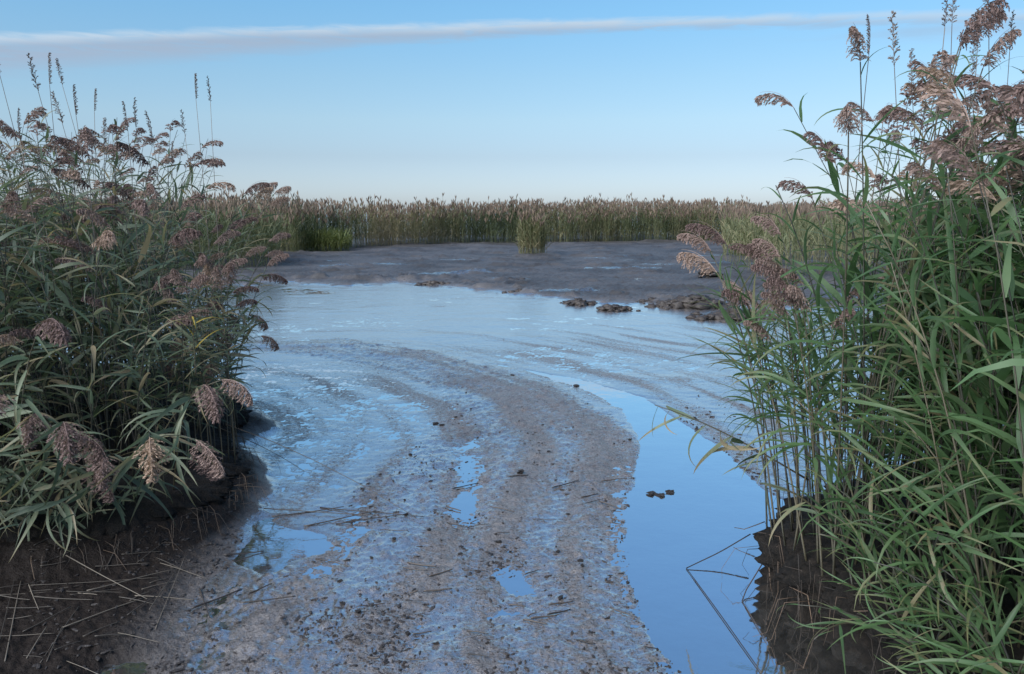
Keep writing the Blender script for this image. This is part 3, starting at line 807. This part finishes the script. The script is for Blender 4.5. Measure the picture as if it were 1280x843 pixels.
r = np.random.default_rng(21)
FR = np.array([(-30, 46)] + px((200, 312), (365, 318), (455, 310), (560, 305.5), (700, 304), (900, 302)) + [(30, 52), (50, 50)])
n = 12500
xs = r.uniform(-30, 46, n); w = 7.0 * r.random(n) ** 1.6
ys = np.interp(xs, FR[:, 0], FR[:, 1]) + w + 0.9 * fbm(xs, 0 * xs, 0.35, 3, 4)
hs = (1.45 + 0.95 * r.random(n) ** 0.8) * (1 + 0.12 * perlin(xs, ys, 0.09, 9) + 0.16 * perlin(xs, ys, 0.22, 5) + 0.10 * perlin(xs, ys, 0.8, 8)) * (0.84 + 0.16 * np.minimum(1, w / 1.2)) * (1 + 0.07 * sstep(5, 25, xs))
hs = hs * np.where(r.random(n) < 0.05, 1.13, 1.0)
tone = 0.33 + 0.45 * perlin(xs, ys, 0.16, 5) + 0.25 * perlin(xs, ys, 0.7, 6)
aL, aP = Acc(), Acc()
far_reeds(zip(xs, ys), hs, tone, r, aL, aP)
def stuff_bed(name, label, parts):
    o = bpy.data.objects.new(name, None); COL.objects.link(o); o['kind'] = 'stuff'; tag(o, label, 'reeds')
    for nm, ac, mt in parts: link(nm, ac.mesh(nm, False), M[mt], o, kind='stuff')
stuff_bed('reed_belt', 'long belt of brown-topped reeds along the far shore of the mudflat', (('foliage', aL, 'far_leaf'), ('plumes', aP, 'far_plume')))
# a spit of reeds that comes forward behind the straw-side clump
poly = px((100, 347), (240, 342), (345, 335), (353, 329), (350, 322), (200, 320))
pts = scatter(poly, 900, r, 0.08)
aL, aP = Acc(), Acc()
far_reeds(pts, r.uniform(1.5, 2.15, len(pts)), 0.20 + 0.2 * perlin(pts[:, 0], pts[:, 1], 0.4, 6), r, aL, aP, 0.6)
stuff_bed('reed_spit', 'spit of dark green reeds running out onto the far mud', (('foliage', aL, 'far_leaf'), ('plumes', aP, 'far_plume')))
# bed on the channel side, seen over the low reeds
poly = px((905, 330), (960, 352), (1300, 360), (1300, 310), (900, 308))
pts = scatter(poly, 1500, r, 0.1)
aL, aP = Acc(), Acc()
far_reeds(pts, r.uniform(1.5, 2.0, len(pts)), 0.45 + 0.2 * perlin(pts[:, 0], pts[:, 1], 0.4, 7), r, aL, aP, 0.7)
stuff_bed('reed_bed', 'tawny reed bed beyond the channel clump at the mudflat edge', (('foliage', aL, 'far_leaf'), ('plumes', aP, 'far_plume')))

# lone tussock standing on the far mud
def tussock(name, label, cat, cx, cy, rx, ry, n, h0, h1, mats, plume, tone):
    t = np.sqrt(r.random(n)); a = r.uniform(0, 6.283, n)
    P = np.stack([cx + rx * t * np.cos(a), cy + ry * t * np.sin(a)], 1)
    aL, aP = Acc(), Acc()
    far_reeds(P, r.uniform(h0, h1, n) * (1 - 0.25 * t * t), np.full(n, tone), r, aL, aP, plume)
    o = bpy.data.objects.new(name, None); COL.objects.link(o); o.location = (cx, cy, 0); tag(o, label, cat)
    for nm, ac, mt in (('foliage', aL, mats[0]), ('plumes', aP, mats[1])):
        if ac.n:
            q = link(nm, ac.mesh(nm, False), M[mt], o, kind='stuff'); q.matrix_parent_inverse = Matrix.Translation((-cx, -cy, 0))
    return o
x, y = at(665, 320); tussock('reed_tussock', 'lone straw-footed reed tussock standing out on the far mud', 'tussock', x, y, 0.66, 0.6, 170, 1.45, 1.95, ('far_leaf', 'far_plume'), 0.35, 0.52)
x, y = at(400, 315); tussock('sedge_tussock', 'low yellow-green sedge patch in front of the far reed belt', 'sedge', x, y, 1.5, 0.8, 260, 0.7, 1.15, ('sedge', 'far_plume'), 0, 0.5)
x, y = at(948, 322); tussock('sedge_tussock', 'low yellow-green sedge patch beyond the channel clump', 'sedge', x, y, 1.25, 0.8, 240, 0.7, 1.1, ('sedge', 'far_plume'), 0, 0.45)

# ------------------------------------------------------------------ dead upright stems
def dead_reed(base, tip, bend, label, group, slim=True, rad=0.0032):
    b, t_ = Vector(base), Vector(tip); d = t_ - b
    t = np.linspace(0, 1, 8); side = Vector((0.6, -0.3, 0)).normalized()
    P = np.array([list(b + d * k + side * bend * math.sin(math.pi * k)) for k in t]) - np.array(b)
    o = bpy.data.objects.new('dead_reed', None); COL.objects.link(o); o.location = b
    link('stem', mesh_np('stem', *tube(P, rad, rad * 0.55, 5)), M['straw'], o)
    if slim:
        p = link('plume', SLIM[int(rng.integers(4))], None, o)
        tan = Vector(P[-1] - P[-2]).normalized(); s = random.uniform(.6, .85)
        p.matrix_local = Matrix.Translation(Vector(P[-1])) @ tan.to_track_quat('Z', 'Y').to_matrix().to_4x4() @ Matrix.Rotation(random.uniform(0, 6), 4, 'Z') @ Matrix.Diagonal((s * .8, s * .8, s, 1))
    tag(o, label, 'reed', group)
    return o
for u, v, u0, dd, bend in ((245, 105, 252, 6.3, .02), (263, 108, 268, 6.3, -.02), (231, 148, 258, 6.4, .0)):
    t_ = atd(u, v + 20, dd); b = atd(u0, 430, dd); b.z = TOP_L; b.x = t_.x + (u0 - u) / FPX * dd
    dead_reed(b, t_, bend, 'thin bare dead reed standing clear above the low creek-side end of its clump', 'bare dead reeds above the creek-side end of the clump')
for u, v, du in ((0, 80, 60), (25, 160, 30), (48, 100, 50), (62, 92, 5), (78, 92, 45), (95, 130, 30), (118, 125, -8), (130, 170, -5), (78, 140, 40), (160, 150, 6), (170, 145, 10), (192, 165, 4), (215, 195, -6)):
    dd = random.uniform(5.0, 6.4); t_ = atd(u, v + 15, dd); b = Vector((t_.x + du / FPX * dd * 1.6, dd, TOP_L))
    dead_reed(b, t_, random.uniform(-.05, .05), 'thin straw-coloured dead reed rising out of the clump above straw-littered mud', 'dead reeds rising out of the clump above straw-littered mud')
for u, v, du in ((1086, 45, 10), (1118, 60, 60), (1140, 90, 40), (1181, 10, 8), (1190, 5, 4), (1222, 30, -5), (1215, 70, -4), (1236, 0, 40), (1262, 40, 20)):
    dd = random.uniform(3.5, 4.6); t_ = atd(u, v + 25, dd); b = Vector((t_.x + du / FPX * dd, dd, TOP_R))
    dead_reed(b, t_, random.uniform(-.04, .04), 'thin straw-coloured dead reed rising out of the clump beside the channel', 'dead reeds rising out of the clump beside the channel')

# ------------------------------------------------------------------ fallen stalks, clods, debris
def gz(x, y): return max(0.0, float(ground_height(x, y)[0][0]))
def stalk(pts3, rad, mat, label, group=None, name='dead_stalk'):
    P = np.array(pts3, float); t = np.linspace(0, 1, 3 * len(P)); k = np.linspace(0, 1, len(P))
    Q = np.stack([np.interp(t, k, P[:, i]) for i in range(3)], 1)
    Q[:, 2] += 0.002 * np.sin(t * 5 + P[0, 0] * 7); o0 = Q[0].copy()
    o = link(name, mesh_np('stalk', *tube(Q - o0, rad, rad * 0.6, 5)), M[mat]); o.location = o0
    tag(o, label, 'stalk', group); return o
def ground_stalk(u0, v0, u1, v1, rad, mat, label, group, lift=0.012):
    (x0, y0), (x1, y1) = at(u0, v0), at(u1, v1)
    pts = [(x0 + (x1 - x0) * k, y0 + (y1 - y0) * k) for k in (0, .33, .66, 1)]
    z = [gz(*p) for p in pts]; k = np.array((0, .33, .66, 1)); line = z[0] + (z[3] - z[0]) * k
    zz = line + max(0.0, float((np.array(z) - line).max())) + rad + lift * random.random() * k[::random.choice((1, -1))]
    return stalk([(p[0], p[1], q) for p, q in zip(pts, zz)], rad, mat, label, group)
LS = 'pale dry reed stalk lying on the dark straw-littered mud under the clump'; GS = 'dry stalks strewn on the dark mud'
for a in ((52, 843, 100, 772), (0, 826, 20, 745), (8, 843, 28, 745), (35, 838, 60, 800), (195, 793, 232, 708), (188, 778, 226, 712), (110, 757, 222, 722), (40, 750, 200, 735), (45, 766, 120, 764), (80, 800, 180, 758),
          (120, 815, 170, 802), (62, 700, 105, 712), (85, 722, 185, 762), (160, 782, 205, 752), (30, 805, 90, 775), (0, 765, 40, 772), (38, 752, 50, 780), (105, 810, 150, 790), (60, 843, 80, 800), (120, 725, 190, 718), (5, 700, 25, 692), (150, 760, 195, 765), (70, 830, 105, 815)):
    ground_stalk(*a, random.uniform(.0020, .0036), 'straw', LS, GS, 0.02)
rs = random.Random(9)
for _ in range(30):
    u, v, a, l = rs.uniform(-10, 225), rs.uniform(705, 842), rs.gauss(-.35, .5), rs.uniform(25, 95)
    ground_stalk(u, v, u + l * math.cos(a), v + l * .45 * math.sin(a), rs.uniform(.0015, .003), 'straw', 'thin broken reed straw on the dark mud under the clump', 'thin broken straws on the dark mud', 0.006)
LD = 'dark wet stalk lying flat on the mud bar by the small pool'; GD = 'dark stalks beside the small pool'
for a in ((330, 640, 470, 648), (400, 636, 530, 652), (420, 656, 510, 650), (340, 648, 430, 636), (380, 660, 470, 642), (240, 765, 300, 740), (300, 760, 370, 752), (280, 700, 330, 690), (395, 700, 440, 712), (310, 745, 340, 735), (250, 740, 262, 775)):
    ground_stalk(*a, random.uniform(.003, .005), 'dark_twig', LD, GD, 0.01)
LT = 'small dark twig fragment stuck in the open mud bar'; GT = 'twig fragments on the mud bar'
rr = random.Random(5)
for _ in range(46):
    u, v = rr.uniform(380, 820), rr.uniform(600, 840)
    x, y = at(u, v)
    if sdf(BAR, np.array([x]), np.array([y]))[0] < 0.06: continue
    l = rr.uniform(10, 38); a = rr.uniform(-.5, .5)
    ground_stalk(u, v, u + l * math.cos(a), v + l * .5 * math.sin(a), rr.uniform(.0025, .0055), 'dark_twig', LT, GT, 0.012)
# thin stalks bowed from the straw-side bank over the shallows
for (a, b, d) in (((282, 530), (520, 652), .12), ((275, 535), (380, 590), .05)):
    p0 = atd(*a, 5.5); x, y = at(*b); p1 = Vector((x, y, gz(x, y) + .005)); m = (p0 + p1) / 2 + Vector((0, 0, d * .4))
    stalk([p0, (p0 + m) / 2 + Vector((0, 0, d * .12)), m, (m + p1) / 2 + Vector((0, 0, d * .12)), p1], .0028, 'straw', 'long thin stalk bowed from the clump out over the shallows', 'long thin stalks bowed over the shallows')
# snapped stalks in the channel
def chan(pix, rad, label):
    pts = []
    for u, v, z in pix: x, y = at(u, v, z); pts.append((x, y, z))
    return stalk(pts, rad, 'dark_twig', label, None, 'broken_stalk')
chan([(938, 668, .13), (900, 690, .06), (858, 710, .006), (900, 768, .006), (952, 842, .004)], .0036, 'long snapped stalk kinked over the surface of the deep channel')
chan([(962, 690, .12), (926, 748, .006), (945, 780, .006), (958, 802, .004)], .0034, 'shorter snapped stalk bent into the channel at the bank foot')
chan([(956, 652, .12), (930, 662, .07), (918, 660, .06)], .0034, 'stub of broken stalk jutting from the bank over the channel')

def lump(r, s, fl=0.55, n=7, m=5, rough=0.35):
    V = [(0, 0, s * fl)]
    for j in range(1, m):
        th = math.pi * j / m
        for i in range(n):
            q = s * (1 + r.uniform(-rough, rough)); a = 2 * math.pi * (i + .5 * (j % 2)) / n
            V.append((q * math.sin(th) * math.cos(a), q * math.sin(th) * math.sin(a), q * fl * math.cos(th)))
    V.append((0, 0, -s * fl)); F3, F4 = [], []
    for i in range(n):
        k = (i + 1) % n
        F3 += [(0, 1 + i, 1 + k), (len(V) - 1, 1 + (m - 2) * n + k, 1 + (m - 2) * n + i)]
        for j in range(m - 2): F4.append((1 + j * n + i, 1 + (j + 1) * n + i, 1 + (j + 1) * n + k, 1 + j * n + k))
    return np.array(V), np.array(F4), np.array(F3)
def mat_clod(name, c0, c1):
    m, g, o = new_mat(name)
    c = g.node('ShaderNodeTexCoord').outputs['Object']; n = g.noise(c, 30, 5, .65)
    b = principled(g, Base_Color=g.mix(n, c0, c1), Roughness=0.55, Normal=bump(g, n, .8, .02)); g.t.links.new(b.outputs[0], o.inputs[0]); return m
M['clod'] = mat_clod('clod', (0.010, 0.008, 0.008), (0.040, 0.032, 0.029)); M['brown_clod'] = mat_clod('brown_clod', (0.010, 0.008, 0.007), (0.060, 0.047, 0.040))
CL = [mesh_np('clod', *lump(rng, 1.0, 0.5, 8, 6, 0.5), smooth=False) for _ in range(8)]
for m_ in CL: m_.materials.append(M['clod'])
LC = 'small dark mud clod on the open mud bar'; GC = 'dark clods on the mud bar'
k = 0
while k < 45:
    u, v = rr.uniform(400, 860), rr.uniform(470, 842)
    x, y = at(u, v); e = float(sdf(BAR, np.array([x]), np.array([y]))[0])
    if e < 0.0 or (e > 0.35 and rr.random() < 0.3): continue
    s_ = rr.uniform(.007, .015) if rr.random() < .85 else rr.uniform(.015, .026)
    o = link('mud_clod', CL[k % 8]); o.location = (x, y, gz(x, y) + s_ * .3); o.scale = (s_ * rr.uniform(.8, 1.5), s_, s_); o.rotation_euler = (rr.uniform(-.4, .4), 0, rr.uniform(0, 6)); tag(o, LC, 'clod', GC); k += 1
for u, v in ((815, 618), (826, 620), (838, 616), (545, 530), (552, 533), (640, 470), (720, 483)):
    x, y = at(u, v); s_ = rr.uniform(.016, .026); o = link('mud_clod', CL[k % 8]); k += 1
    o.location = (x, y, gz(x, y) + s_ * .2); o.scale = (s_ * 1.3, s_, s_); tag(o, 'dark clod breaking the surface of the shallow water', 'clod', 'clods breaking the water surface')
# big lumps at the rim of the far mud
def big_clod(u, v, w, hgt, label, parts=5, mat='brown_clod'):
    x, y = at(u, v); acc = Acc()
    for _ in range(parts * 9):
        e = abs(rng.normal(0, .42)); an = rng.uniform(0, 6.28); q = w * rng.uniform(.07, .20) * (1.2 - .5 * min(1, e))
        vv, f4, f3 = lump(rng, q, rng.uniform(.3, .6), 9, 6, 0.5)
        acc.add(vv + np.array([e * math.cos(an) * w, .7 * e * math.sin(an) * w, rng.uniform(0, .75) * hgt * max(0, 1 - e)]), f4, f3)
    o = link('mud_clod', acc.mesh('mud_clod'), M[mat]); o.location = (x, y, 0.01); tag(o, label, 'clod')
big_clod(723, 381, .55, .09, 'low brown mud clod with a pale top, standing in the far shallows')
big_clod(769, 388, .50, .10, 'dark ragged mud clod beside the low brown one in the far shallows')
big_clod(868, 384, .95, .24, 'large dark broken mud lump at the foot of the channel clump', 8)
big_clod(915, 398, .85, .15, 'brown slumped mud lump under the low reeds of the channel clump', 7)
big_clod(815, 378, .40, .07, 'flat mud lump on the rim of the far mud near the large dark lump', 4)
big_clod(888, 350, .6, .45, 'upright dark peat lump at the edge of the far mud', 4, 'clod')
# fine litter on the mud, beyond counting
acc = Acc(); r = np.random.default_rng(31)
def litter(n, ulo, uhi, vlo, vhi, poly, s0, s1):
    c = 0
    while c < n:
        u, v = r.uniform(ulo, uhi, 400), vlo + (vhi - vlo) * r.random(400) ** .8
        P = np.array([at(a, b) for a, b in zip(u, v)]); ok = sdf(poly, P[:, 0], P[:, 1]) > -0.03
        P = P[ok]; cl = 0.12 + 0.7 * sstep(0.12, 0.0, np.abs(sdf(CHANNEL, P[:, 0], P[:, 1]))) + sstep(0.05, 0.55, fbm(P[:, 0] * 1.2, P[:, 1], 1.3, 3, 91)); z = ground_height(P[:, 0], P[:, 1])[0]
        for (x, y), zz in zip(P, z):
            if zz < -0.004 or r.random() > cl[int(np.argmin(np.abs(P[:, 0] - x)))]: continue
            s_ = s0 + (s1 - s0) * r.random() ** 2.5
            vv, f4, f3 = lump(r, s_, .6, 5, 3, .4); vv[:, 0] *= r.uniform(.8, 3.2); a = r.uniform(0, 6.28)
            vv = np.stack([vv[:, 0] * math.cos(a) - vv[:, 1] * math.sin(a), vv[:, 0] * math.sin(a) + vv[:, 1] * math.cos(a), vv[:, 2]], 1)
            acc.add(vv + (x, y, max(0, zz) + s_ * .2), f4, f3, r.random()); c += 1
litter(1900, 230, 880, 480, 850, BAR, .002, .009)
litter(500, 40, 330, 640, 850, LEFT_SHORE, .003, .011)
litter(160, 840, 985, 492, 645, PATCH_R, .004, .014)
o = link('mud_litter', acc.mesh('mud_litter', False), M['clod'], kind='stuff'); tag(o, 'fine dark crumbs and plant litter scattered over the mud bar', 'litter')

# ------------------------------------------------------------------ single reeds that reach out over the water
def lone(style, base, rz, tilt, H, lean, curve, nl, first, ll, plume, elev, wind, label, seed, ps=1.0):
    r = np.random.default_rng(seed)
    o = make_reed(r, style, H, lean, curve, nl, first, ll, plume, elev, wind)
    put(o, *base, rz, tilt, 1.0); tag(o, label, 'reed')
    for c in o.children:
        if c.name.startswith('plume'): c.matrix_local = c.matrix_local @ Matrix.Diagonal((ps, ps, ps, 1))
    return o
p = atd(1010, 600, 3.9)
lone('l', p, math.pi - .1, R(60), 0.86, 0, R(16), 11, .22, .30, 0, (0, 60), .45, 'single leafy reed leaning almost flat out over the deep channel', 41)
p = atd(1040, 655, 3.30)
lone('l', p, math.pi + .25, R(48), 0.40, 0, R(38), 4, .2, .28, 1, (0, 40), .5, 'drooping mauve plume on a bent reed hanging over the channel edge', 43, 1.5)
p = atd(262, 500, 5.3)
lone('l', p, .05, R(58), 0.26, 0, R(45), 7, .35, .20, 0, (-20, 40), .6, 'small leafy frond jutting low out of the clump over the shallows', 45)
p = atd(268, 440, 5.3)
lone('l', p, .1, R(35), 0.42, 0, R(20), 7, .3, .24, 0, (10, 50), .3, 'leafy shoot jutting higher out of the clump over the shallows', 47)

# one yellowed reed among the green
o = lone('l', atd(245, 470, 4.95), -1.2, R(6), 0.42, 0, R(20), 4, .4, .26, 0, (20, 60), .3, 'reed with bright yellow dying leaves at the clump end by the shallows', 49)
for c in o.children:
    if c.name.startswith('leaf'):
        c.data = c.data.copy(); c.data.materials.clear(); c.data.materials.append(M['yellow'])
# ragged crumbs along the rim of the far mud
rr = random.Random(12)
for u, v in ((540, 356), (655, 366), (842, 384), (640, 352)):
    big_clod(u, v, rr.uniform(.45, .9), rr.uniform(.04, .07), 'low dark crumb of mud along the rim of the far mudflat', 4, rr.choice(('clod', 'brown_clod')))
    COL.objects[-1]['group'] = 'dark mud crumbs along the rim of the far mudflat'
